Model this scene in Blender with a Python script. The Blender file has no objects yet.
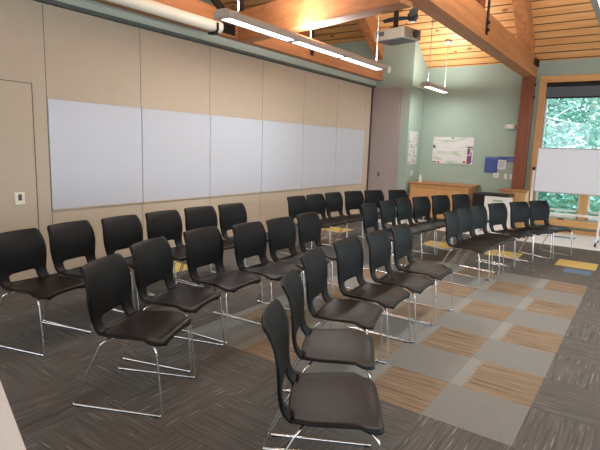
import bpy, bmesh, math, random
from mathutils import Vector, Matrix
random.seed(7)
S = bpy.context.scene
C = S.collection
# ---------------------------------------------------------------- camera
F_PX, YAW, PITCH, ROLL, H = 487.54, 0.6115, 0.1592, 0.0353, 1.54
cy, sy, cp, sp = math.cos(YAW), math.sin(YAW), math.cos(PITCH), math.sin(PITCH)
fwd = Vector((-sy*cp, cy*cp, -sp)); right = Vector((cy, sy, 0)); up = right.cross(fwd)
cr, sr = math.cos(ROLL), math.sin(ROLL)
r2 = right*cr + up*sr; u2 = -right*sr + up*cr
cd = bpy.data.cameras.new('camera'); cam = bpy.data.objects.new('camera', cd); C.objects.link(cam)
cam.matrix_world = Matrix(((r2.x, u2.x, -fwd.x, 0), (r2.y, u2.y, -fwd.y, 0), (r2.z, u2.z, -fwd.z, H), (0, 0, 0, 1)))
cd.sensor_fit = 'HORIZONTAL'; cd.sensor_width = 36; cd.lens = F_PX/600*36; cd.clip_end = 300; cd.clip_start = .05
S.camera = cam
# ---------------------------------------------------------------- world, sun, exposure
W = bpy.data.worlds.new('sky'); S.world = W; W.use_nodes = True
wn = W.node_tree; wn.nodes.clear()
wo = wn.nodes.new('ShaderNodeOutputWorld'); wb = wn.nodes.new('ShaderNodeBackground')
wb.inputs[0].default_value = (.80, .90, 1.0, 1); wb.inputs[1].default_value = 3.0
wn.links.new(wb.outputs[0], wo.inputs[0])
sd = bpy.data.lights.new('sun', 'SUN'); sd.energy = 3.0; sd.angle = .02; sd.color = (1, .97, .9)
sun = bpy.data.objects.new('sun', sd); C.objects.link(sun)
sun.rotation_euler = Vector((-.25, .55, -.8)).to_track_quat('-Z', 'Y').to_euler()
LAMP_DOWN, LAMP_UP, LAMP_EMIT = 14, 46, 3.0
S.view_settings.view_transform = 'Standard'; S.view_settings.look = 'None'
S.view_settings.exposure = 0.3; S.view_settings.gamma = 1; S.view_settings.use_curve_mapping = False

# ---------------------------------------------------------------- helpers
def lin(c):
    return tuple(((v/255)/12.92 if v/255 <= .04045 else ((v/255+.055)/1.055)**2.4) for v in c) + (1,)
def mat(name, col, rough=.6, metal=0, spec=.5, noise=None, bump=None, coat=0):
    """plain principled with optional noise tint (scale, amount, stretch) and bump (scale, strength)"""
    m = bpy.data.materials.new(name); m.use_nodes = True; nt = m.node_tree; b = nt.nodes['Principled BSDF']
    c = lin(col); b.inputs['Base Color'].default_value = c
    b.inputs['Roughness'].default_value = rough; b.inputs['Metallic'].default_value = metal
    b.inputs['Specular IOR Level'].default_value = spec; b.inputs['Coat Weight'].default_value = coat
    tc = nt.nodes.new('ShaderNodeTexCoord')
    if noise:
        sc, amt, st = noise
        mp = nt.nodes.new('ShaderNodeMapping'); mp.inputs['Scale'].default_value = st
        nt.links.new(tc.outputs['Object'], mp.inputs[0])
        n = nt.nodes.new('ShaderNodeTexNoise'); n.inputs['Scale'].default_value = sc; n.inputs['Detail'].default_value = 4
        nt.links.new(mp.outputs[0], n.inputs[0])
        r = nt.nodes.new('ShaderNodeValToRGB')
        r.color_ramp.elements[0].position = .3; r.color_ramp.elements[1].position = .7
        r.color_ramp.elements[0].color = tuple(v*(1-amt) for v in c[:3])+(1,)
        r.color_ramp.elements[1].color = tuple(min(1, v*(1+amt)) for v in c[:3])+(1,)
        nt.links.new(n.outputs[0], r.inputs[0]); nt.links.new(r.outputs[0], b.inputs['Base Color'])
    if bump:
        n = nt.nodes.new('ShaderNodeTexNoise'); n.inputs['Scale'].default_value = bump[0]
        nt.links.new(tc.outputs['Object'], n.inputs[0])
        bp = nt.nodes.new('ShaderNodeBump'); bp.inputs['Strength'].default_value = bump[1]; bp.inputs['Distance'].default_value = .01
        nt.links.new(n.outputs[0], bp.inputs['Height']); nt.links.new(bp.outputs[0], b.inputs['Normal'])
    return m
def emit(name, col, s):
    m = bpy.data.materials.new(name); m.use_nodes = True; b = m.node_tree.nodes['Principled BSDF']
    b.inputs['Base Color'].default_value = (*col, 1); b.inputs['Emission Color'].default_value = (*col, 1)
    b.inputs['Emission Strength'].default_value = s
    return m
def obj(name, bm, m, parent=None, smooth=False, loc=(0, 0, 0), rotz=0):
    me = bpy.data.meshes.new(name); bm.normal_update(); bm.to_mesh(me); bm.free(); me.materials.append(m)
    if smooth:
        for p in me.polygons: p.use_smooth = True
    o = bpy.data.objects.new(name, me); C.objects.link(o); o.location = loc; o.rotation_euler = (0, 0, rotz)
    if parent: o.parent = parent
    return o
def thing(name, label, cat, loc=(0, 0, 0), rotz=0, group=None):
    o = bpy.data.objects.new(name, None); C.objects.link(o); o.location = loc; o.rotation_euler = (0, 0, rotz)
    o.empty_display_size = .1
    return tag(o, label, cat, group)
def tag(o, label, cat, group=None):
    o['label'] = label; o['category'] = cat
    if group: o['group'] = group
    return o
def struct(name, bm, m, parent=None, **k):
    o = obj(name, bm, m, parent, **k)
    if not parent: o['kind'] = 'structure'
    return o
def bx(bm, x0, x1, y0, y1, z0, z1, bev=0, M=None):
    t = bmesh.new()
    bmesh.ops.create_cube(t, size=1)
    for v in t.verts: v.co = Vector(((x0+x1)/2+v.co.x*(x1-x0), (y0+y1)/2+v.co.y*(y1-y0), (z0+z1)/2+v.co.z*(z1-z0)))
    if bev: bmesh.ops.bevel(t, geom=list(t.edges), offset=bev, segments=2, affect='EDGES', profile=.5)
    if M: bmesh.ops.transform(t, matrix=M, verts=t.verts)
    me = bpy.data.meshes.new('tmp'); t.to_mesh(me); t.free(); bm.from_mesh(me); bpy.data.meshes.remove(me)
    return bm
def B(*a, **k): return bx(bmesh.new(), *a, **k)
def tube(bm, pts, r, n=8, closed=False, caps=True):
    """round tube along pts"""
    pts = [Vector(p) for p in pts]; L = len(pts); rings = []
    ref = None
    for i, p in enumerate(pts):
        if closed: d = (pts[(i+1) % L]-pts[i-1])
        else: d = pts[min(i+1, L-1)]-pts[max(i-1, 0)]
        d.normalize()
        if ref is None:
            ref = d.orthogonal().normalized()
        ref = (ref - d*ref.dot(d)).normalized(); s = d.cross(ref)
        rr = r[i] if isinstance(r, (list, tuple)) else r
        rings.append([bm.verts.new(p+(ref*math.cos(a)+s*math.sin(a))*rr) for a in [2*math.pi*k/n for k in range(n)]])
    for i in range(L if closed else L-1):
        a, b = rings[i], rings[(i+1) % L]
        for k in range(n): bm.faces.new((a[k], a[(k+1) % n], b[(k+1) % n], b[k]))
    if caps and not closed:
        bm.faces.new(rings[0][::-1]); bm.faces.new(rings[-1])
    return bm
def fillet(pts, r, n=5):
    """round the corners of a polyline"""
    pts = [Vector(p) for p in pts]; out = [pts[0]]
    for i in range(1, len(pts)-1):
        a, b, c = pts[i-1], pts[i], pts[i+1]
        u = (a-b); v = (c-b); q = min(r, u.length*.45, v.length*.45); u.normalize(); v.normalize()
        p0, p1 = b+u*q, b+v*q
        for k in range(n+1):
            t = k/n; out.append(p0*(1-t)**2 + b*2*t*(1-t) + p1*t*t)
    return out + [pts[-1]]
def disc(bm, c, ax, r, h, n=20):
    c = Vector(c); ax = Vector(ax).normalized()
    return tube(bm, [c, c+ax*h], r, n)
def prism(bm, poly, d):
    """polygon (3D points) extruded by vector d"""
    a = [bm.verts.new(Vector(p)) for p in poly]; b = [bm.verts.new(Vector(p)+Vector(d)) for p in poly]
    n = len(a); bm.faces.new(a[::-1]); bm.faces.new(b)
    for i in range(n): bm.faces.new((a[i], a[(i+1) % n], b[(i+1) % n], b[i]))
    bmesh.ops.recalc_face_normals(bm, faces=bm.faces[:])
    return bm

# ---------------------------------------------------------------- materials
def nodes(m):
    nt = m.node_tree; N = nt.nodes.new; Lk = nt.links.new
    def math_(op, a, b=None, c=None):
        n = N('ShaderNodeMath'); n.operation = op
        for i, v in enumerate((a, b, c)):
            if v is None: continue
            if isinstance(v, (int, float)): n.inputs[i].default_value = v
            else: Lk(v, n.inputs[i])
        return n.outputs[0]
    def mix(f, a, b):
        n = N('ShaderNodeMix'); n.data_type = 'RGBA'
        if isinstance(f, (int, float)): n.inputs[0].default_value = f
        else: Lk(f, n.inputs[0])
        for i, v in ((6, a), (7, b)):
            if isinstance(v, tuple): n.inputs[i].default_value = v
            else: Lk(v, n.inputs[i])
        return n.outputs[2]
    return nt, N, Lk, math_, mix

T0X, T0Y, TS = -.413, 2.63, .506          # carpet tile grid
def carpet_material():
    m = bpy.data.materials.new('carpet_tiles'); m.use_nodes = True
    nt, N, Lk, mt, mix = nodes(m); bsdf = nt.nodes['Principled BSDF']
    tc = N('ShaderNodeTexCoord'); sx = N('ShaderNodeSeparateXYZ'); Lk(tc.outputs['Object'], sx.inputs[0])
    X, Y = sx.outputs[0], sx.outputs[1]
    u = mt('DIVIDE', mt('SUBTRACT', X, T0X), TS); v = mt('DIVIDE', mt('SUBTRACT', Y, T0Y), TS)
    iu, iv = mt('FLOOR', u), mt('FLOOR', v)
    par = mt('FLOORED_MODULO', mt('ADD', iu, iv), 2.0)            # 1 -> gray cell next to corner
    # streaks: noise stretched along x or y depending on parity
    def streak(sxv, syv, seed, lo, hi, detail=2):
        mp = N('ShaderNodeMapping'); mp.inputs['Scale'].default_value = (sxv, syv, 1); mp.inputs['Location'].default_value = (seed, seed, 0)
        Lk(tc.outputs['Object'], mp.inputs[0])
        n = N('ShaderNodeTexNoise'); n.inputs['Scale'].default_value = 1; n.inputs['Detail'].default_value = detail; n.inputs['Roughness'].default_value = .6
        Lk(mp.outputs[0], n.inputs[0])
        mr = N('ShaderNodeMapRange'); mr.inputs[1].default_value = lo; mr.inputs[2].default_value = hi; Lk(n.outputs[0], mr.inputs[0])
        return mr.outputs[0]
    s_x = streak(4, 80, 3, .64, .76, 1); s_y = streak(80, 4, 9, .62, .74, 1)
    b_x = streak(2, 60, 5, .3, .7, 4); b_y = streak(60, 2, 15, .3, .7, 4)
    def sel(a, b): return mt('ADD', mt('MULTIPLY', a, par), mt('MULTIPLY', b, mt('SUBTRACT', 1.0, par)))
    st = sel(s_x, s_y); bs = sel(b_x, b_y)
    dark = mix(bs, lin((76, 75, 72)), lin((104, 103, 99)))
    dark = mix(mt('MULTIPLY', st, .6), dark, lin((160, 156, 148)))
    # tan tile streaks along x
    t1 = streak(2.2, 42, 20, .32, .68, 4)
    tan = mix(t1, lin((100, 88, 75)), lin((146, 130, 108)))
    n2 = N('ShaderNodeTexNoise'); n2.inputs['Scale'].default_value = 60; Lk(tc.outputs['Object'], n2.inputs[0])
    gray = mix(n2.outputs[0], lin((110, 112, 109)), lin((132, 134, 130)))
    # a ragged pale strip runs along the left side of every tan tile
    fu = mt('SUBTRACT', u, iu)
    strip = mt('LESS_THAN', mt('ADD', fu, mt('MULTIPLY', mt('SUBTRACT', t1, .5), .10)), .17)
    tan = mix(strip, tan, mix(n2.outputs[0], lin((122, 125, 121)), lin((142, 144, 140))))
    rug = mix(par, tan, gray)
    def box(x0, x1, y0, y1):
        return mt('MULTIPLY', mt('MULTIPLY', mt('GREATER_THAN', X, x0), mt('LESS_THAN', X, x1)),
                  mt('MULTIPLY', mt('GREATER_THAN', Y, y0), mt('LESS_THAN', Y, y1)))
    col = mix(box(T0X-5*TS, T0X, T0Y, T0Y+8*TS), dark, rug)
    yel = mix(bs, lin((188, 166, 96)), lin((206, 186, 118)))
    for k in (0, 2, 4, 8):
        col = mix(box(T0X-(k+1)*TS, T0X-k*TS, T0Y+10*TS, T0Y+11*TS), col, yel)
    col = mix(box(-.77, -.44, 7.3, 7.58), col, lin((96, 120, 142)))
    for (a, b) in ((9, 2), (10, 4)):
        col = mix(box(T0X-a*TS, T0X-(a-1)*TS, T0Y+b*TS, T0Y+(b+1)*TS), col, yel)
    col = mix(box(T0X-9*TS, T0X-8*TS, T0Y+9*TS, T0Y+10*TS), col, tan)
    col = mix(box(T0X-8*TS, T0X-7*TS, T0Y+8*TS, T0Y+9*TS), col, tan)
    col = mix(box(T0X-7*TS, T0X-6*TS, T0Y+9*TS, T0Y+10*TS), col, gray)
    Lk(col, bsdf.inputs['Base Color']); bsdf.inputs['Roughness'].default_value = .95; bsdf.inputs['Specular IOR Level'].default_value = .15
    bp = N('ShaderNodeBump'); bp.inputs['Strength'].default_value = .25; bp.inputs['Distance'].default_value = .004
    Lk(n2.outputs[0], bp.inputs['Height']); Lk(bp.outputs[0], bsdf.inputs['Normal'])
    return m
def wood(name, c0, c1, axis='Y', scale=1.0, rough=.5, knots=0):
    m = bpy.data.materials.new(name); m.use_nodes = True
    nt, N, Lk, mt, mix = nodes(m); bsdf = nt.nodes['Principled BSDF']
    tc = N('ShaderNodeTexCoord'); mp = N('ShaderNodeMapping')
    st = {'X': (1, 14, 14), 'Y': (14, 1, 14), 'Z': (14, 14, 1)}[axis]
    mp.inputs['Scale'].default_value = tuple(v*scale for v in st); Lk(tc.outputs['Object'], mp.inputs[0])
    n = N('ShaderNodeTexNoise'); n.inputs['Scale'].default_value = 1.2; n.inputs['Detail'].default_value = 6; n.inputs['Distortion'].default_value = .6
    Lk(mp.outputs[0], n.inputs[0])
    mr = N('ShaderNodeMapRange'); mr.inputs[1].default_value = .3; mr.inputs[2].default_value = .7; Lk(n.outputs[0], mr.inputs[0])
    Lk(mix(mr.outputs[0], lin(c0), lin(c1)), bsdf.inputs['Base Color'])
    bsdf.inputs['Roughness'].default_value = rough
    return m
def plank_material():
    m = bpy.data.materials.new('pine_planks'); m.use_nodes = True
    nt, N, Lk, mt, mix = nodes(m); bsdf = nt.nodes['Principled BSDF']
    tc = N('ShaderNodeTexCoord'); sx = N('ShaderNodeSeparateXYZ'); Lk(tc.outputs['Object'], sx.inputs[0])
    X, Y = sx.outputs[0], sx.outputs[1]
    v = mt('DIVIDE', Y, .145); iv = mt('FLOOR', v); fr = mt('FRACT', v)
    gap = mt('GREATER_THAN', mt('ABSOLUTE', mt('SUBTRACT', fr, .5)), .435)
    cmb = N('ShaderNodeCombineXYZ'); Lk(mt('ADD', mt('MULTIPLY', X, .6), mt('MULTIPLY', iv, 13.7)), cmb.inputs[0]); Lk(mt('MULTIPLY', Y, 12.0), cmb.inputs[1])
    n = N('ShaderNodeTexNoise'); n.inputs['Scale'].default_value = 1.6; n.inputs['Detail'].default_value = 5; Lk(cmb.outputs[0], n.inputs[0])
    mr = N('ShaderNodeMapRange'); mr.inputs[1].default_value = .3; mr.inputs[2].default_value = .72; Lk(n.outputs[0], mr.inputs[0])
    col = mix(mr.outputs[0], lin((214, 142, 82)), lin((240, 188, 130)))
    wn_ = N('ShaderNodeTexWhiteNoise'); wn_.noise_dimensions = '1D'; Lk(iv, wn_.inputs['W'])
    col = mix(mt('MULTIPLY', wn_.outputs[0], .4), col, lin((216, 156, 90)))
    # knots
    c2 = N('ShaderNodeCombineXYZ'); Lk(mt('MULTIPLY', X, 2.2), c2.inputs[0]); Lk(mt('MULTIPLY', v, .55), c2.inputs[1])
    vo = N('ShaderNodeTexVoronoi'); vo.inputs['Scale'].default_value = 1; Lk(c2.outputs[0], vo.inputs[0])
    k = mt('LESS_THAN', vo.outputs['Distance'], .12)
    col = mix(mt('MULTIPLY', k, .75), col, lin((120, 66, 34)))
    col = mix(mt('MULTIPLY', gap, .92), col, lin((70, 42, 20)))
    Lk(col, bsdf.inputs['Base Color']); bsdf.inputs['Roughness'].default_value = .4
    bp = N('ShaderNodeBump'); bp.inputs['Strength'].default_value = .6; bp.inputs['Distance'].default_value = .01; bp.invert = True
    Lk(gap, bp.inputs['Height']); Lk(bp.outputs[0], bsdf.inputs['Normal'])
    return m
M = {}
M['carpet'] = carpet_material()
M['lino'] = mat('linoleum', (234, 237, 240), .18, noise=(3, .05, (1, 1, 1)))
M['green'] = mat('sage_paint', (156, 174, 161), .7, noise=(1.2, .02, (1, 1, 1)))
M['green_trim'] = mat('grey_green_trim', (172, 180, 166), .6)
M['panel'] = mat('beige_fabric_panel', (186, 172, 152), .85, noise=(5, .02, (1, 1, 2)), bump=(500, .1))
M['door_panel'] = mat('beige_laminate', (184, 170, 149), .7, noise=(5, .02, (1, 1, 2)))
M['whiteboard'] = mat('whiteboard', (188, 191, 199), .25, noise=(2, .015, (1, 1, 1)))
M['dark_gap'] = mat('dark_seal', (92, 84, 72), .7)
M['mauve'] = mat('mauve_laminate', (160, 150, 146), .6)
M['timber'] = wood('fir_timber_y', (160, 100, 58), (190, 126, 80), 'Y', .8)
M['timber_x'] = wood('fir_timber_x', (160, 100, 58), (190, 126, 80), 'X', .8)
M['timber_z'] = wood('fir_timber_z', (112, 58, 30), (134, 72, 40), 'Z', .8)
M['planks'] = plank_material()
M['oak'] = wood('oak', (190, 138, 82), (214, 164, 104), 'X', .8)
M['oak_z'] = wood('oak_upright', (190, 140, 86), (212, 164, 108), 'Z', .8)
M['oak_top'] = wood('oak_top', (150, 104, 62), (176, 126, 80), 'X', .8)
M['black_metal'] = mat('black_steel', (26, 25, 25), .5, metal=.3)
M['chrome'] = mat('chrome_wire', (235, 235, 235), .25, metal=1)
M['plastic_seat'] = mat('charcoal_plastic_seat', (19, 17, 16), .45, spec=.26, noise=(9, .05, (1, 1, 1)), bump=(900, .05))
M['plastic_back'] = mat('black_plastic_back', (9, 9, 10), .5, spec=.2, bump=(900, .05))
M['steel'] = mat('lamp_housing', (168, 158, 148), .5)
M['white'] = mat('white_plastic', (226, 226, 222), .5)
M['cream'] = mat('cream_enamel', (228, 222, 205), .45)
M['projector'] = mat('projector_grey', (150, 142, 130), .55)
M['dark_grey'] = mat('dark_grey', (70, 72, 76), .6)
M['track'] = mat('track_grey', (92, 96, 90), .6)
M['glow'] = emit('lamp_diffuser', (1, .97, .92), LAMP_EMIT)
M['fan'] = mat('fan_blade', (50, 60, 68), .4)
M['shade'] = mat('roller_shade', (92, 98, 106), .8)
M['blue'] = mat('blue_folder', (62, 82, 150), .6)
M['paper'] = mat('paper', (214, 216, 220), .8)
M['table'] = mat('white_table', (214, 219, 222), .4)
M['grille'] = mat('floor_grille', (84, 98, 116), .5)
M['trunk'] = mat('birch_bark', (214, 214, 208), .8, noise=(5, .2, (1, 1, 3)))

# ---------------------------------------------------------------- room
XW, DW, PY = -5.35, 11.2, 10.4           # partition plane, far wall, pocket front
T = math.tan(math.radians(35.8)); EZ = 3.42; RY = 4.6; RZ = EZ+(DW-RY)*T; NY = RY-(DW-RY)
XL, XR = -9.0, 3.6
def roofz(y): return EZ+(DW-y)*T if y > RY else RZ-(RY-y)*T
struct('floor', B(XL, XR, NY, 9.38, -.1, 0), M['carpet'])
struct('trim_1', B(XL, XR, 9.38, DW+.3, -.1, -.0005), M['lino'])
# far wall with window hole
WX0, WX1, WZ0, WZ1 = -1.86, 1.30, .29, 2.99
w = bmesh.new()
bx(w, XL, WX0, DW, DW+.2, 0, EZ+.02); bx(w, WX1, XR, DW, DW+.2, 0, EZ+.02)
bx(w, WX0, WX1, DW, DW+.2, 0, WZ0); bx(w, WX0, WX1, DW, DW+.2, WZ1, EZ+.02)
struct('wall_far', w, M['green'])
# roof
def slab(y0, y1):
    z0, z1 = roofz(y0) if y0 != RY else RZ, roofz(y1) if y1 != RY else RZ
    return prism(bmesh.new(), [(XL, y0, z0), (XL, y1, z1), (XL, y1, z1+.15), (XL, y0, z0+.15)], (XR-XL, 0, 0))
struct('ceiling', slab(RY, DW+.3), M['planks']); 
c2 = slab(NY-.3, RY); struct('ceiling_near', c2, M['planks'])
# gable on the right side with windows, wall behind the camera, its openings added for daylight
g = bmesh.new()
bx(g, XR, XR+.2, NY, DW+.2, 0, .3)  # unseen window sills set low to let in more daylight
prism(g, [(XR, NY, 2.9), (XR, DW+.2, 2.9), (XR, DW+.2, EZ), (XR, RY, RZ), (XR, NY, EZ)], (.2, 0, 0))
for y in [NY, -.2, 2.2, 4.6, 7, 9.4]: bx(g, XR, XR+.2, y, y+.25, .3, 2.9)
bx(g, XR, XR+.2, DW-.3, DW+.2, .3, 2.9)
struct('wall_right', g, M['green'])
g = bmesh.new(); bx(g, XL, XR, NY-.2, NY, 0, .5); bx(g, XL, XR, NY-.2, NY, 3.0, EZ)
for x in (XL, -6.2, -4.2, -2.2, -.2, 1.7, XR-.3): bx(g, x, x+.3, NY-.2, NY, .5, 3.0)
struct('wall_near', g, M['green'])
# ridge side gable left (behind the partition)
g = bmesh.new(); prism(g, [(XL, NY, 0), (XL, DW, 0), (XL, DW, EZ), (XL, RY, RZ), (XL, NY, EZ)], (-.2, 0, 0))
struct('wall_left', g, M['green'])
# header over the partition
struct('trim_2', B(XW-.3, XW+.05, NY, PY, 2.96, 3.08), M['green_trim'])
tr = B(XW-.02, XW+.02, NY, PY, 2.935, 2.962); bx(tr, XW+.05, XW+.06, NY, PY, 2.955, 2.97)
struct('trim_3', tr, M['track'])
# pocket box
struct('wall_pocket', B(-6.6, -4.44, PY, DW, 0, 2.93), M['green'])
pk = bmesh.new()
prism(pk, [(-6.6, PY-.0, 2.93), (-6.6, DW, 2.93), (-6.6, DW, roofz(DW)), (-6.6, PY, roofz(PY))], (2.19, 0, 0))
struct('wall_pocket_upper', pk, M['green'])
d = struct('door_2', B(-5.34, -4.67, PY-.05, PY-.003, .01, 2.92, bev=.006), M['mauve'])
struct('door_edge', B(-4.665, -4.62, PY-.035, PY-.003, .01, 2.9), M['mauve'], d)
struct('door_handle', B(-5.10, -5.06, PY-.065, PY-.05, .92, 1.02, bev=.004), M['dark_grey'], d)
struct('trim_4', B(-5.5, -5.35, PY-.06, PY-.003, 0, 2.92), M['dark_gap'])

# ---------------------------------------------------------------- folding partition
for i in range(-2, 7):
    y0 = 2.81 + 1.203*i; y1 = y0+1.203
    left = i < 0
    if i == 6: y1 = 10.30
    t = thing('partition_panel', 'x', 'partition panel', (XW, (y0+y1)/2, 0), 0, 'folding partition panels')
    h = (y1-y0)/2
    obj('panel', B(-.08, 0, -h+.004, h-.004, .02, 2.925), M['panel'], t)
    obj('seal', B(-.07, -.004, h-.0039, h+.0039, .02, 2.92), M['dark_gap'], t)
    if not left:
        hh = h if i < 6 else h
        e = h-.006 if i < 5 else (h-.006)
        if i < 6:
            obj('whiteboard', B(0, .012, -h+.006, e, .758, 1.955), M['whiteboard'], t)
            obj('board_rail', B(0, .018, -h+.006, e, .742, .758), M['panel'], t)
            obj('board_rail', B(0, .016, -h+.006, e, 1.955, 1.967), M['panel'], t)
    names = {-2: 'beige folding partition panel beyond the left edge of the picture, nearest the camera',
             -1: 'beige partition panel holding the flush pass door, left of the first whiteboard',
             0: 'beige panel with the leftmost whiteboard, nearest section beside the door',
             1: 'beige panel with the second whiteboard from the left, below the projection screen end',
             2: 'beige partition panel with whiteboard just right of the screen end, third from left',
             3: 'beige partition panel with the fourth whiteboard from the left, under the long lamp',
             4: 'beige partition panel with the fifth whiteboard from left, behind the far left chairs',
             5: 'beige panel with the rightmost whiteboard on the partition, near the mauve pocket door',
             6: 'narrow beige partition panel without whiteboard, next to the mauve pocket door'}
    t['label'] = names[i]
# pass door inset in the panel
t = thing('pass_door', 'beige flush pass door set in the partition, at the far left edge', 'door', (XW, 2.13, 0))
obj('door_leaf', B(.0, .006, -.52, .52, .02, 2.09), M['door_panel'], t)
j = bmesh.new(); bx(j, .0, .008, .52, .528, .02, 2.098); bx(j, .0, .008, -.53, .528, 2.09, 2.098)
obj('door_frame', j, M['dark_gap'], t)
t = thing('latch_plate', 'small cream latch plate with dark keyhole on the beige pass door', 'latch', (XW+.006, 2.47, .90))
obj('plate', B(0, .012, -.05, .05, -.065, .065, bev=.004), M['cream'], t)
obj('keyhole', B(.012, .018, -.018, .018, -.02, .045, bev=.003), M['dark_grey'], t)

# ---------------------------------------------------------------- trusses
def bolts(bm, x, pts, r=.022, h=.03, d=(1, 0, 0)):
    for (y, z) in pts: disc(bm, (x, y, z), d, r, h, 8)
    return bm
def truss(x0, x1, zt, zb, ys, label, ends):
    xm = (x0+x1)/2
    t = thing('roof_truss', label, 'roof truss', (xm, DW, zb), 0, 'timber roof trusses')
    def P(bm): 
        for v in bm.verts: v.co -= Vector((xm, DW, zb))
        return bm
    y0, y1 = ends
    obj('tie_beam', P(B(x0, x1, y0, y1, zb, zt, bev=.008)), M['timber'], t)
    for (ya, yb) in ((DW-.45, RY), (NY+.25, RY)):
        za, zb_ = roofz(ya)-.03, roofz(yb)-.03
        hgt = .42
        bm = prism(bmesh.new(), [(x0+.01, ya, za-hgt), (x0+.01, ya, za), (x0+.01, yb, zb_), (x0+.01, yb, zb_-hgt)], (x1-x0-.02, 0, 0))
        obj('rafter', P(bm), M['timber'], t)
    for yk in ys:
        obj('king_post', P(B(x0+.03, x1-.03, yk-.28, yk-.02, zt, roofz(yk)-.2)), M['timber_z'], t)
        st_ = obj('steel_strap', P(B(x1+.0, x1+.012, yk-.02, yk+.07, zb+.08, zt+.9)), M['black_metal'], t)
        for z_ in (zb+.14, zb+.24, zt+.25, zt+.4): obj('bolt', P(bolts(bmesh.new(), x1+.012, [(yk+.025, z_)])), M['black_metal'], st_)
    return t, P
tl, P1 = truss(-5.36, -5.15, 3.42, 3.08, [7.5], 'heavy orange timber roof truss directly above the whiteboard partition', (NY, PY))
tr_, P2 = truss(-2.30, -2.07, 3.49, 3.10, [7.3], 'heavy orange timber roof truss crossing the top right, ending on the brown post', (NY, DW))
sp_ = obj('steel_plate', P2(B(-2.07, -2.05, DW-.42, DW-.02, 3.30, 3.42)), M['black_metal'], tr_)
for y_, z_ in ((DW-.33, 3.33), (DW-.33, 3.39), (DW-.15, 3.33), (DW-.15, 3.39)): obj('bolt', P2(bolts(bmesh.new(), -2.05, [(y_, z_)])), M['black_metal'], sp_)
s = B(-5.15, -5.13, 5.22, 5.50, 3.10, 3.42); obj('steel_plate', P1(s), M['black_metal'], tl)
# diagonal brace rods at the left truss
s = prism(bmesh.new(), [(-5.149, 5.30, 3.30), (-5.149, 5.30, 3.42), (-5.149, 4.2, 4.1), (-5.149, 4.2, 3.98)], (.04, 0, 0)); obj('diagonal_brace', P1(s), M['black_metal'], tl)
s = B(-5.15, -5.11, 5.56, 5.66, 3.42, 5.2); obj('steel_strap', P1(s), M['black_metal'], tl)
# cross beam
a = Vector((-5.13, 5.58, 3.05)); dirx = Vector((-3.22+4.49, 5.76-6.05, 0)).normalized(); L = 3.0/dirx.x*.94
b = a+dirx*2.83/dirx.x
yv = Vector((-dirx.y, dirx.x, 0))*.22
xb = prism(bmesh.new(), [a, a+yv, a+yv+Vector((0, 0, .40)), a+Vector((0, 0, .40))], b-a)
org = (a+b)/2
for v in xb.verts: v.co -= org
cb = tag(obj('cross_beam', xb, M['timber_x'], loc=org), 'orange timber cross beam running between the two trusses behind the long lamp', 'beam')
# post
t = thing('timber_post', 'red-brown timber post carrying the truss left of the window', 'post', (-2.185, DW-.12, 0))
obj('shaft', B(-.115, .115, -.1, .1, .0, 3.10, bev=.006), M['timber_z'], t)
for z_ in (2.95, 2.7): obj('bolt', bolts(bmesh.new(), .115, [(0, z_)]), M['black_metal'], t)

# ---------------------------------------------------------------- window
t = struct('window_1', B(WX0-.13, WX0, DW-.03, DW+.14, WZ0-.0, WZ1+.0), M['oak_z'])
f = bmesh.new(); bx(f, WX0-.13, WX1+.13, DW-.03, DW+.14, WZ1, WZ1+.13); struct('window_head', f, M['oak'], t)
struct('window_jamb', B(WX1, WX1+.13, DW-.03, DW+.14, WZ0, WZ1), M['oak_z'], t)
for mx in (-.96, .12):
    struct('window_mullion', B(mx-.07, mx+.07, DW-.02, DW+.12, WZ0, 1.2), M['oak_z'], t)
struct('window_transom', B(WX0, WX1, DW-.02, DW+.12, 1.2, 1.32), M['oak'], t)
def sash_(a_, b_, zs, z1):
    bm = bmesh.new()
    for z0, z2 in zs: bx(bm, a_, b_, DW+.06, DW+.10, z0, z2)
    bx(bm, a_, a_+.035, DW+.06, DW+.10, zs[0][0], z1); bx(bm, b_-.035, b_, DW+.06, DW+.10, zs[0][0], z1)
    struct('window_sash', bm, M['white'], t)
for (a_, b_) in ((WX0, -1.03), (-.89, .05), (.19, WX1)): sash_(a_, b_, ((WZ0, WZ0+.04), (.42, .455), (1.16, 1.2)), 1.2)
sash_(WX0, WX1, ((1.32, 1.36), (WZ1-.05, WZ1)), WZ1)
gl = bpy.data.materials.new('window_glass'); gl.use_nodes = True
gn = gl.node_tree; gn.nodes.clear(); o_ = gn.nodes.new('ShaderNodeOutputMaterial'); tb = gn.nodes.new('ShaderNodeBsdfTransparent'); gb = gn.nodes.new('ShaderNodeBsdfGlossy')
gb.inputs['Roughness'].default_value = .02; tb.inputs[0].default_value = (.86, .97, .97, 1); mx_ = gn.nodes.new('ShaderNodeMixShader'); mx_.inputs[0].default_value = .06
gn.links.new(tb.outputs[0], mx_.inputs[1]); gn.links.new(gb.outputs[0], mx_.inputs[2]); gn.links.new(mx_.outputs[0], o_.inputs[0])
struct('window_pane', B(WX0, WX1, DW+.075, DW+.082, WZ0, WZ1), gl, t)
s = B(WX0-.16, WX1+.16, DW-.14, DW-.001, .13, .26, bev=.006); struct('window_sill', s, M['oak'], t)
struct('baseboard_far', B(-1.98, XR, DW-.05, DW-.002, 0, .075), M['oak'])
t = thing('roller_shade', 'dark grey roller shade rolled down at the top of the window', 'window shade', ((WX0+WX1)/2, DW+.0, WZ1))
hw = (WX1-WX0)/2-.005
s = tube(bmesh.new(), [(-hw, .0, -.045), (hw, .0, -.045)], .04, 12); obj('roller', s, M['black_metal'], t)
obj('fabric', B(-hw+.01, hw-.01, -.004, .004, -.29, -.06), M['shade'], t)
obj('hem_bar', B(-hw+.01, hw-.01, -.012, .012, -.315, -.285, bev=.004), M['black_metal'], t)
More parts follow.
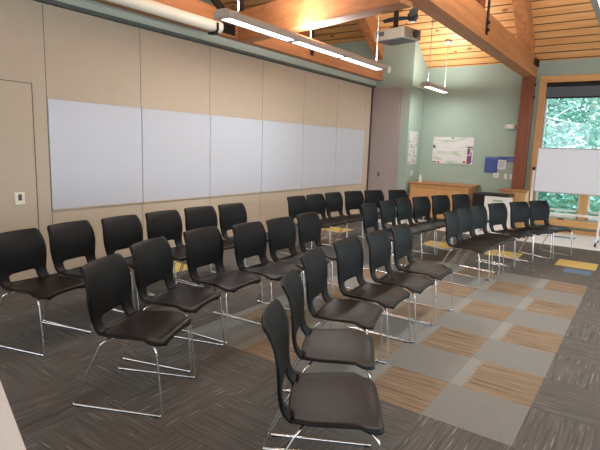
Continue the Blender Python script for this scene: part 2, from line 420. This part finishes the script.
tag(obj('sill_latch', B(-.06, .06, -.02, .02, 0, .025, bev=.006), M['black_metal'], loc=(-1.32, DW-.08, .26)), 'small black window latch lying on the wooden sill', 'latch')
tag(obj('floor_grille', B(-.22, .22, -.05, .05, 0, .008), M['grille'], loc=(-1.17, 10.45, 0)), 'narrow blue-grey floor grille in the pale floor below the window', 'floor grille')

# ---------------------------------------------------------------- outside
gm = mat('grass', (96, 130, 70), .9, noise=(2, .3, (1, 1, 1)))
tag(obj('lawn', B(-14, 14, DW+.4, 40, -.6, -.5), gm), 'grass ground outside the window', 'grass')['kind'] = 'stuff'
lm = mat('leaves', (126, 170, 158), .6, noise=(2.5, .45, (1, 1, 1)))
lm2 = mat('leaves_pale', (166, 204, 194), .6, noise=(2.5, .35, (1, 1, 1)))
def tree(x, y, h, r, mt_, label, name='leafy_tree', n=6000, low=.3):
    t = thing(name, label, 'tree', (x, y, -.5), 0, 'trees outside the window')
    tk = tube(bmesh.new(), [(0, 0, 0), (.05, 0, h*.3), (-.05, .05, h*.7), (0, 0, h*.95)], [.13, .11, .07, .03], 8); obj('trunk', tk, M['trunk'], t, smooth=True)
    bm = bmesh.new()
    for i in range(n):
        a = random.uniform(0, 2*math.pi); z = random.uniform(low, h); e = 1-((z-h*.5)/(h*.6))**2
        rr = r*math.sqrt(max(.05, e))*(random.random()**.4)
        c = Vector((math.cos(a)*rr, math.sin(a)*rr, z)); s_ = random.uniform(.08, .2)
        q = Matrix.Rotation(random.uniform(0, 6.3), 3, 'Z') @ Matrix.Rotation(random.uniform(-1, 1), 3, 'X')
        pts = [Vector((-.2, 0, 0)), Vector((0, -.5, .05)), Vector((.9, 0, -.15)), Vector((0, .5, .05))]
        vs = [bm.verts.new(c+q@(p*s_)) for p in pts]; bm.faces.new(vs)
    obj('foliage', bm, mt_, t)
for a in ((-4.9, 17.5, 6.5, 1.9, lm, 'green leafy tree outside, left side of the window view'),
          (-3.3, 21.0, 8.5, 2.2, lm, 'tall dense green tree outside behind the window centre'),
          (-1.5, 17.2, 6.0, 1.7, lm2, 'paler leafy tree nearest the window outside, to the right'),
          (-7.2, 24, 9, 2.8, lm2, 'large pale tree farthest back outside the window'),
          (.2, 22.5, 8, 2.4, lm, 'broad green tree outside at the right edge of the window view'),
          (-3.6, 27.5, 10, 3.4, lm, 'wide dark tree at the very back outside, filling the gaps')): tree(*a)
t = thing('birch_tree', 'thin white birch trunk outside along the left side of the window', 'tree', (-2.62, 14.2, -.5))
obj('trunk', tube(bmesh.new(), [(0, 0, 0), (.04, 0, 2), (.02, 0, 4), (.1, 0, 6.5)], [.075, .065, .055, .04], 10), M['trunk'], t, smooth=True)
for (z, dx, dz) in ((2.0, 1.2, .35), (2.5, .9, .8), (3.1, 1.1, -.25)):
    obj('branch', tube(bmesh.new(), [(0.03, 0, z), (dx*.5, .1, z+dz*.6), (dx, .15, z+dz)], [.03, .02, .01], 6), M['trunk'], t, smooth=True)

# ---------------------------------------------------------------- pendant lamps
def lamp(x, y0, y1, z, label, rods, w=.21, segs=3, up=1):
    t = thing('pendant_lamp', label, 'ceiling light', (x, (y0+y1)/2, z), 0, 'long pendant lamps'); h = (y1-y0)/2; hw = w/2
    bm = bmesh.new()
    prism(bm, [(-hw, -h, 0), (hw, -h, 0), (hw, -h, .055), (hw*.6, -h, .085), (-hw*.6, -h, .085), (-hw, -h, .055)], (0, 2*h, 0))
    obj('housing', bm, M['steel'], t)
    n = segs; g_ = .11; e = .06
    for k in range(n):
        a_ = -h+e+(2*h-2*e)*k/n; b_ = -h+e+(2*h-2*e)*(k+1)/n
        obj('diffuser', B(-hw+.055, hw-.045, a_+(g_/2 if k else 0), b_-(g_/2 if k < n-1 else 0), -.006, -.0005), M['glow'], t)
    for ry in rods:
        zz = roofz(ry)-z
        obj('suspension_rod', tube(bmesh.new(), [(0, ry-(y0+y1)/2, .07), (0, ry-(y0+y1)/2, zz)], .006, 8), M['steel'], t)
        obj('canopy', disc(bmesh.new(), (0, ry-(y0+y1)/2, zz-.05), (0, 0, 1), .07, .05), M['white'], t)
    for nm, dz, rx, pw in (('downlight', -.02, 0, LAMP_DOWN), ('uplight', .12, math.pi, LAMP_UP*up)):
        ld = bpy.data.lights.new(nm, 'AREA'); ld.shape = 'RECTANGLE'; ld.size = w*.6; ld.size_y = (y1-y0)*.95; ld.energy = pw*(y1-y0); ld.color = (1, .985, .96)
        lo = bpy.data.objects.new(nm, ld); C.objects.link(lo); lo.parent = t; lo.location = (0, 0, dz); lo.rotation_euler = (rx, 0, 0)
    return t
lamp(-3.69, 3.75, 7.36, 2.8, 'long lit pendant lamp with three tubes over the chairs near the whiteboards', [4.0, 5.35, 7.2], up=.75)
lamp(-3.76, 9.50, 10.70, 2.8, 'short lit pendant lamp by the far green wall, hung on a white rod', [9.62, 10.60], segs=1, up=.5)
lamp(-.44, 3.0, 6.66, 2.8, 'pendant lamp at the top right corner, seen at the edge of the picture', [3.3, 6.4], up=1.3)

# ---------------------------------------------------------------- screen, projector, fan
t = thing('projection_screen', 'long white rolled-up projection screen case above the beige partition', 'projection screen', (-4.98, 3.45, 3.1))
s = tube(bmesh.new(), [(0, -1.9, 0), (0, 1.56, 0)], .075, 20); obj('case', s, M['cream'], t, smooth=False)
obj('end_cap', disc(bmesh.new(), (0, 1.56, 0), (0, 1, 0), .078, .02, 20), M['white'], t)
s = tube(bmesh.new(), fillet([(-.04, 1.46, -.09), (.0, 1.46, -.10), (.09, 1.46, -.07), (.085, 1.46, .03)], .03), .016, 8); bx(s, -.06, .06, 1.42, 1.50, -.11, -.085)
obj('bracket', s, M['black_metal'], t)
t = thing('projector', 'grey projector hanging from a black column below the timber beam', 'projector', (-3.87, 8.3, 3.52), math.radians(-14))
obj('body', B(-.33, .33, -.24, .24, -.09, .09, bev=.02), M['projector'], t)
obj('vent', B(-.28, -.10, -.246, -.238, -.02, .05), M['dark_grey'], t)
obj('lens', tube(bmesh.new(), [(.32, .06, 0), (.37, .06, 0)], .06, 20), M['black_metal'], t)
obj('lens_ring', tube(bmesh.new(), [(.33, .06, 0), (.385, .06, 0)], .045, 20), M['dark_grey'], t)
obj('underside_plate', B(-.28, .28, -.2, .2, -.096, -.088), M['dark_grey'], t)
s = disc(bmesh.new(), (-.05, 0, .09), (0, 0, 1), .11, .05, 16); tube(s, [(-.05, 0, .12), (-.05, 0, roofz(8.3)-3.52)], .045, 12)
obj('mount_column', s, M['black_metal'], t)
t = thing('ceiling_fan', 'dark three-blade ceiling fan below the plank ceiling, behind the projector', 'ceiling fan', (-4.06, 9.35, 4.09))
obj('hub', tube(bmesh.new(), [(0, 0, -.07), (0, 0, -.02), (0, 0, .06), (0, 0, .11)], [.07, .1, .1, .04], 20), M['fan'], t)
obj('downrod', tube(bmesh.new(), [(0, 0, .1), (0, 0, roofz(9.35)-4.09)], .014, 8), M['black_metal'], t)
obj('light_cap', disc(bmesh.new(), (0, 0, -.075), (0, 0, -1), .05, .012), M['white'], t)
for k in range(3):
    a0 = math.radians(-66+120*k); bm = bmesh.new()
    pts = []
    for i in range(11):
        q = i/10; r_ = .08+.58*q; hwid = .035+.06*math.sin(q*math.pi*.85+.25); pts.append((r_, hwid, .02*math.sin(q*3)))
    top = [Vector((r_, hw_, z_+.02)) for r_, hw_, z_ in pts]; bot = [Vector((r_, -hw_*.8, z_-.02)) for r_, hw_, z_ in pts]
    R_ = Matrix.Rotation(a0, 3, 'Z')
    va = [bm.verts.new(R_@p) for p in top]; vb = [bm.verts.new(R_@p) for p in bot]
    for i in range(10): bm.faces.new((va[i], va[i+1], vb[i+1], vb[i]))
    bmesh.ops.solidify(bm, geom=bm.faces[:], thickness=.008)
    obj('blade', bm, M['fan'], t)

# ---------------------------------------------------------------- far wall items
def wallthing(name, label, cat, x, z): return thing(name, label, cat, (x, DW, z))
t = wallthing('wall_map', 'large landscape site map with green contours and a purple legend on the green wall', 'map', -3.675, 1.57)
mm = bpy.data.materials.new('map_print'); mm.use_nodes = True
nt, N, Lk, mt, mix = nodes(mm); bs = nt.nodes['Principled BSDF']; tc = N('ShaderNodeTexCoord')
mp = N('ShaderNodeMapping'); mp.inputs['Rotation'].default_value = (0, .5, 0); mp.inputs['Scale'].default_value = (1.3, 1, 6); Lk(tc.outputs['Object'], mp.inputs[0])
n1 = N('ShaderNodeTexNoise'); n1.inputs['Scale'].default_value = 2.2; n1.inputs['Detail'].default_value = 5; n1.inputs['Distortion'].default_value = .8; Lk(mp.outputs[0], n1.inputs[0])
mr = N('ShaderNodeMapRange'); mr.inputs[1].default_value = .48; mr.inputs[2].default_value = .66; Lk(n1.outputs[0], mr.inputs[0])
Lk(mix(mt('MULTIPLY', mr.outputs[0], .75), lin((216, 214, 214)), lin((150, 184, 140))), bs.inputs['Base Color']); bs.inputs['Roughness'].default_value = .6
obj('sheet', B(-.465, .465, -.012, -.002, -.30, .305), mm, t)
pm = mat('purple_print', (124, 66, 124), .6); rm = mat('red_print', (190, 84, 70), .6); km = mat('dark_print', (60, 50, 50), .6)
l_ = B(.34, .42, -.014, -.012, -.28, -.10); bx(l_, .34, .40, -.014, -.012, -.08, .06); bx(l_, .33, .45, -.014, -.012, .075, .10); bx(l_, .42, .44, -.014, -.012, -.26, -.02)
obj('legend', l_, pm, t)
for q_ in ((.26, .31, -.27, -.22), (-.33, -.28, -.29, -.25)): obj('marker', B(q_[0], q_[1], -.014, -.012, q_[2], q_[3]), rm, t)
for q_ in ((-.455, -.41, .05, .12), (-.04, .02, .27, .295), (-.455, -.36, -.28, -.255)): obj('emblem', B(q_[0], q_[1], -.014, -.012, q_[2], q_[3]), km, t)
t = wallthing('wall_folder', 'blue document holder on the green wall, leftmost of the blue items', 'document holder', -2.80, 1.30)
obj('holder', B(-.13, .13, -.03, -.002, -.17, .16, bev=.004), M['blue'], t); obj('lip', B(-.13, .13, -.04, -.028, .12, .17, bev=.003), mat('blue_light', (92, 112, 170), .6), t)
t = wallthing('wall_notice', 'white paper notice under a blue header, middle of the blue items', 'notice', -2.575, 1.33)
obj('sheet', B(-.085, .085, -.012, -.002, -.12, .08), M['paper'], t)
obj('header', B(-.08, .085, -.014, -.002, .085, .15), M['blue'], t)
l_ = bmesh.new()
for k in range(6): bx(l_, -.06, .06-.01*(k % 3), -.0135, -.012, .04-.024*k, .048-.024*k)
obj('text_lines', l_, mat('grey_print', (128, 130, 140), .7), t)
t = wallthing('wall_sign', 'small blue sign on the green wall beside the brown post', 'sign', -2.415, 1.43)
obj('plate', B(-.07, .085, -.012, -.002, -.055, .055), M['blue'], t)
l_ = bmesh.new(); bx(l_, -.05, .06, -.014, -.012, .02, .035); bx(l_, -.05, -.01, -.014, -.012, -.03, .005); bx(l_, .01, .06, -.014, -.012, -.03, .005)
obj('text', l_, mat('pale_blue', (120, 140, 190), .6), t)
t = wallthing('thermostat', 'square white thermostat under the blue document holder', 'thermostat', -2.67, 1.07)
obj('body', B(-.06, .06, -.03, -.002, -.055, .055, bev=.008), M['white'], t); obj('display', B(-.03, .03, -.033, -.03, -.01, .03), mat('display', (170, 205, 210), .3), t)
for x_, la in ((-2.475, 'white light switch plate, left of the two beside the post'), (-2.36, 'white light switch plate nearest the brown post')):
    t = wallthing('light_switch', la, 'switch', x_, 1.06); obj('plate', B(-.035, .035, -.01, -.002, -.057, .057, bev=.002), M['white'], t); obj('toggle', B(-.012, .012, -.018, -.01, -.025, .025, bev=.002), M['cream'], t)
t = wallthing('emergency_light', 'white two-headed emergency light high on the far green wall', 'emergency light', -2.48, 2.12)
obj('body', B(-.10, .10, -.06, -.002, -.05, .04, bev=.008), M['white'], t)
for s_ in (-1, 1): obj('lamp_head', tube(bmesh.new(), [(s_*.065, -.06, .0), (s_*.065, -.07, -.005)], [.028, .030], 14), M['cream'], t)
# side wall of the pocket: poster and switch
t = thing('wall_poster', 'tall narrow black and white poster on the side wall left of the map', 'poster', (-4.44, 10.72, 1.60))
pp = bpy.data.materials.new('poster_print'); pp.use_nodes = True; nt, N, Lk, mt, mix = nodes(pp); bs = nt.nodes['Principled BSDF']; tc = N('ShaderNodeTexCoord')
n1 = N('ShaderNodeTexNoise'); n1.inputs['Scale'].default_value = 22; n1.inputs['Detail'].default_value = 3; Lk(tc.outputs['Object'], n1.inputs[0])
mr = N('ShaderNodeMapRange'); mr.inputs[1].default_value = .56; mr.inputs[2].default_value = .62; Lk(n1.outputs[0], mr.inputs[0])
Lk(mix(mr.outputs[0], lin((214, 214, 212)), lin((90, 90, 92))), bs.inputs['Base Color'])
obj('sheet', B(.002, .01, -.24, .24, -.37, .37), pp, t)
t = thing('light_switch', 'white light switch on the side wall below the narrow poster', 'switch', (-4.44, 10.75, 1.03)); obj('plate', B(.002, .01, -.035, .035, -.057, .057, bev=.002), M['white'], t); obj('toggle', B(.01, .018, -.012, .012, -.025, .025), M['cream'], t)
t = thing('wall_sensor', 'small white sensor high on the green wall behind the projector', 'sensor', (-5.0, PY, 3.32)); obj('body', B(-.03, .03, -.02, -.002, -.07, .07, bev=.004), M['white'], t); obj('lens', B(-.015, .015, -.024, -.02, .0, .04), M['cream'], t)
# counter
t = thing('counter_cabinet', 'long orange oak counter cabinet against the green wall under the map', 'cabinet', (-3.66, 10.85, 0))
obj('body', B(-.70, .62, -.33, .34, .08, .80), M['oak'], t); obj('plinth', B(-.68, .60, -.28, .34, 0, .08), M['dark_grey'], t)
obj('worktop', B(-.73, .68, -.37, .345, .80, .84, bev=.006), M['oak_top'], t)
for k in range(3): obj('door', B(-.69+.437*k, -.265+.437*k, -.345, -.33, .10, .72, bev=.005), M['oak_z'], t)
obj('rail', B(-.69, .61, -.342, -.33, .735, .79), M['oak'], t)
t = thing('spray_bottle', 'small white bottle standing on the left end of the oak counter', 'bottle', (-4.22, 10.75, .84))
s = tube(bmesh.new(), [(0, 0, 0), (0, 0, .09), (0, 0, .12), (0, 0, .14)], [.032, .032, .015, .013], 14); obj('body', s, M['white'], t); obj('cap', disc(bmesh.new(), (0, 0, .14), (0, 0, 1), .016, .03), M['white'], t)
# black cart with white boards
t = thing('equipment_cart', 'black topped equipment cart between the oak counter and the brown post', 'cart', (-2.50, 10.35, 0))
obj('top', B(-.33, .36, -.24, .26, .68, .74, bev=.01), M['black_metal'], t); obj('side_panel', B(-.33, -.05, -.22, .24, .42, .68), M['black_metal'], t)
obj('body', B(-.30, .33, -.2, .22, .10, .68), M['dark_grey'], t)
for sx_ in (-1, 1):
    for sy_ in (-1, 1): obj('caster', tube(bmesh.new(), [(sx_*.25-.015, sy_*.17, .05), (sx_*.25+.015, sy_*.17, .05)], .05, 14), M['black_metal'], t)
t = thing('foam_board', 'white foam board with faint green heading leaning on the black cart', 'board', (-2.26, 10.08, 0))
obj('sheet', B(-.32, .20, 0, .015, .01, .70), M['white'], t); obj('heading', B(-.16, .02, -.0015, 0, .60, .64), mat('green_print', (140, 190, 150), .7), t)
t = thing('storage_box', 'low white box on the floor at the left side of the black cart', 'box', (-2.76, 10.0, 0)); obj('body', B(-.14, .14, -.14, .14, 0, .38, bev=.006), M['white'], t); obj('lid', B(-.145, .145, -.145, .145, .38, .41, bev=.006), M['white'], t)
t = thing('oak_ledge_cabinet', 'small oak cabinet with darker top in front of the brown post', 'cabinet', (-2.19, 10.88, 0))
obj('body', B(-.24, .24, -.18, .18, 0, .78), M['oak_z'], t); obj('top', B(-.30, .27, -.21, .19, .78, .82, bev=.006), M['oak_top'], t)

# ---------------------------------------------------------------- mobile whiteboard
t = thing('mobile_whiteboard', 'large whiteboard on a wheeled stand in front of the window', 'whiteboard', (-.98, 10.0, 0))
obj('board', B(-.70, .75, -.012, .012, .88, 1.665, bev=.004), mat('whiteboard_brightened', (224, 230, 238), .25), t)  # paler than the wall boards, standing in for light that misses it
fr_ = bmesh.new()
for (a_, b_, c_, d_) in ((-.715, -.70, .865, 1.68), (.75, .765, .865, 1.68)): bx(fr_, a_, b_, -.018, .018, c_, d_)
bx(fr_, -.715, .765, -.018, .018, 1.665, 1.68); bx(fr_, -.715, .765, -.018, .018, .865, .88); obj('frame', fr_, M['steel'], t)
for sx_ in (-.745, .40):
    s = B(sx_-.018, sx_+.018, .02, .055, .10, 1.32, bev=.004); obj('upright', s, M['white'], t)
    obj('foot', B(sx_-.02, sx_+.02, -.28, .30, .08, .115, bev=.005), M['white'], t)
    for yy in (-.26, .28): obj('caster', tube(bmesh.new(), [(sx_-.013, yy, .035), (sx_+.013, yy, .035)], .035, 14), M['black_metal'], t)
obj('cross_rail', B(-.745, .40, .022, .05, .47, .505), M['white'], t)
k_ = tube(bmesh.new(), [(-.775, .035, 1.29), (-.715, .035, 1.29)], .032, 12); obj('knob', k_, M['black_metal'], t)
# table at the camera's left
t = thing('white_table', 'corner of a white table top at the bottom left edge of the picture', 'table', (-1.71, .69, 0), math.atan2(.55-.69, .48))
obj('tabletop', B(-1.0, .75, -.75, 0, .71, .74, bev=.004), M['table'], t)
for a_, b_ in ((-.93, -.68), (.68, -.68), (-.93, -.07), (.68, -.07)): obj('leg', tube(bmesh.new(), [(a_, b_, 0), (a_, b_, .71)], .018, 10), M['chrome'], t)

# ---------------------------------------------------------------- chairs
NS, NM = 4, 10     # stem and middle columns
def cr_interp(P, t):
    """catmull-rom through tuples, t in 0..len-1"""
    i = min(int(t), len(P)-2); f = t-i
    g = lambda k: P[max(0, min(len(P)-1, k))]
    p0, p1, p2, p3 = g(i-1), g(i), g(i+1), g(i+2)
    return tuple(.5*((2*b)+(-a+c)*f+(2*a-5*b+4*c-d)*f*f+(-a+3*b-3*c+d)*f**3) for a, b, c, d in zip(p0, p1, p2, p3))
# x, z, half width, edge curl along the profile from seat front to back top
PROF = [(.212, .412, .165, .0), (.209, .433, .205, .0), (.182, .447, .230, .0), (.11, .450, .238, .004), (.02, .443, .234, .010), (-.06, .434, .228, .014),
        (-.130, .430, .218, .016), (-.180, .438, .211, .014), (-.208, .466, .208, .010), (-.220, .505, .211, .008), (-.227, .555, .220, .008), (-.233, .615, .229, .010),
        (-.244, .675, .230, .014), (-.262, .735, .223, .018), (-.280, .778, .216, .018), (-.298, .808, .209, .018), (-.314, .824, .195, .018)]
HB, HT = 7.2, 9.25    # hole span in profile parameter
ROWS = [i*.5 for i in range(0, 13)] + [6.4, 6.8, 7.0, 7.2, 7.3, 7.45, 7.7, 8.0, 8.4, 8.75, 8.95, 9.1, 9.18, 9.25, 9.6, 9.9, 10.2, 10.6, 11, 11.4, 11.8, 12.2, 12.6, 13, 13.4, 13.8, 14.2, 14.6, 15, 15.4, 15.7, 16]
def shell(rows, thick):
    bm = bmesh.new(); grid = []
    for t_ in rows:
        x, z, w_, curl = cr_interp(PROF, t_)
        h = .122
        if HB <= t_ <= HT:
            d = min(t_-HB, HT-t_); rr = .38
            if d < rr: h -= .032*(1-math.sqrt(max(0, 1-(1-d/rr)**2)))
        else: h -= .032
        us = [-w_+(w_-h)*k/NS for k in range(NS)] + [-h+2*h*k/NM for k in range(NM+1)] + [h+(w_-h)*(k+1)/NS for k in range(NS)]
        row = []
        for yv_ in us:
            q = abs(yv_)/w_ if w_ else 0
            px, pz = x, z
            if t_ < 7: pz += curl*q**2 - (.014*(1-q**2) if t_ > 1.5 else 0) * min(1, max(0, (6-t_)/3))
            else: px += curl*1.6*q**2
            if t_ <= 2.5: pz += -.018*q**3
            row.append(bm.verts.new((px, yv_, pz)))
        grid.append(row)
    for i in range(len(rows)-1):
        mid = (rows[i]+rows[i+1])/2
        for k in range(len(grid[0])-1):
            if HB < mid < HT and NS <= k < NS+NM: continue
            bm.faces.new((grid[i][k], grid[i][k+1], grid[i+1][k+1], grid[i+1][k]))
    return bm
SPLIT = 7.2
def chair_part(name, rows, m, parent):
    o = obj(name, shell(rows, 0), m, parent, smooth=True)
    # solid thickness baked in
    me = o.data; bm = bmesh.new(); bm.from_mesh(me); bm.normal_update()
    top = [v.co.copy() for v in bm.verts]; nor = [v.normal.copy() for v in bm.verts]
    # seat normals should point up/forward
    sgn = 1 if sum(n.z + n.x for n in nor) > 0 else -1
    faces = [[v.index for v in f.verts] for f in bm.faces]; bnd = [(e.verts[0].index, e.verts[1].index, e.link_faces[0]) for e in bm.edges if len(e.link_faces) == 1]
    bnd = [(a, b, [v.index for v in f.verts]) for a, b, f in bnd]
    nb = bmesh.new(); th = .012
    A = [nb.verts.new(c) for c in top]; Bv = [nb.verts.new(c - n*sgn*th) for c, n in zip(top, nor)]
    for f in faces:
        f2 = f if sgn > 0 else f[::-1]
        nb.faces.new([A[i] for i in f2]); nb.faces.new([Bv[i] for i in f2[::-1]])
    for a, b, f in bnd: nb.faces.new((A[a], A[b], Bv[b], Bv[a]))
    bmesh.ops.recalc_face_normals(nb, faces=nb.faces[:])
    nb.to_mesh(me); nb.free(); bm.free()
    for p in me.polygons: p.use_smooth = True
    return o
def make_chair():
    t = thing('stacking_chair', 'x', 'chair')
    chair_part('seat', [r for r in ROWS if r <= SPLIT], M['plastic_seat'], t)
    chair_part('backrest', [r for r in ROWS if r >= SPLIT], M['plastic_back'], t)
    for s_ in (-1, 1):
        y = s_*.235; yi = s_*.195
        pts = fillet([(-.12, yi, .416), (-.145, y, .403), (-.345, y+s_*.008, .0078), (.225, y+s_*.008, .0078), (.185, y, .395), (.14, yi*1.0, .422)], .02, 5)
        leg_ = obj('sled_leg', tube(bmesh.new(), pts, .0064, 8), M['chrome'], t, smooth=True)
        for x_ in (-.30, .19): obj('glide', B(x_-.012, x_+.012, s_*.243-.008, s_*.243+.008, .0, .009), M['black_metal'], leg_)
    obj('stretcher', tube(bmesh.new(), [(-.10, -.195, .418), (-.10, -.1, .405), (-.10, .1, .405), (-.10, .195, .418)], .006, 8), M['chrome'], t, smooth=True)
    obj('stretcher', tube(bmesh.new(), [(.14, -.195, .422), (.14, -.12, .405), (.14, .12, .405), (.14, .195, .422)], .006, 8), M['chrome'], t, smooth=True)
    return t
used = [None]
def dup(root):
    r = root.copy(); C.objects.link(r)
    for ch in list(root.children):
        c = ch.copy(); C.objects.link(c); c.parent = r
        for g_ in ch.children:
            d_ = g_.copy(); C.objects.link(d_); d_.parent = c
    return r
proto = make_chair()
ROWSPEC = {   # name -> back-top mid (x, y), facing angle in degrees
 'near row': [(-1.02, 1.755, 32), (-1.31, 2.27, 28), (-1.56, 2.83, 16), ((-1.89, 3.33), 4), ((-1.88, 3.84), 3), ((-1.89, 4.36), 2)],
 'middle row': [(-2.37, 1.785, 25), (-2.64, 2.305, 17), (-2.74, 2.87, 5), ((-2.96, 3.36), 2), ((-2.96, 3.84), 2), ((-2.98, 4.36), 3)],
 'wall row': [(-3.62, 1.825, 16), (-3.74, 2.30, 11), ((-4.05, 2.77), 6), ((-4.09, 3.30), 1), ((-4.11, 3.84), -3), ((-4.09, 4.34), -2)],
 'far wall row': [((-4.14, 5.77), -2), ((-4.14, 6.26), -3), ((-4.13, 6.77), -5), ((-4.05, 7.31), -15), ((-3.92, 7.80), -20), ((-3.68, 8.28), -22)],
 'far middle row': [((-2.97, 5.78), 2), ((-2.97, 6.33), -1), ((-2.94, 6.83), -6), ((-2.88, 7.38), -14), ((-2.76, 7.93), -19), ((-2.59, 8.46), -22)],
 'far right row': [((-1.90, 5.88), -3), ((-1.89, 6.38), -7), ((-1.85, 6.84), -11), ((-1.74, 7.44), -18), ((-1.55, 7.99), -24), ((-1.36, 8.50), -28)],
}
WHERE = {
 'near row': 'in the row closest to the camera, on the patterned carpet',
 'middle row': 'in the middle row of the nearer block',
 'wall row': 'in the nearer row along the whiteboard wall',
 'far wall row': 'in the farther row along the whiteboard wall',
 'far middle row': 'in the middle row of the farther block',
 'far right row': 'in the farther row closest to the window',
}
ORD = ['first', 'second', 'third', 'fourth', 'fifth', 'sixth']
i_ = 0
for rn, lst in ROWSPEC.items():
    for k, spec in enumerate(lst):
        if len(spec) == 3: x, y, a = spec
        else:
            (x, y), a = spec; x += .285*math.cos(math.radians(a)); y += .285*math.sin(math.radians(a))
        o = proto if i_ == 0 else dup(proto); i_ += 1
        r_ = math.radians(a)
        o.location = (x, y, 0); o.rotation_euler = (0, 0, r_)
        o['label'] = 'black chair, %s from left %s' % (ORD[k], WHERE[rn]); o['category'] = 'chair'; o['group'] = 'black stacking chairs set out in rows'
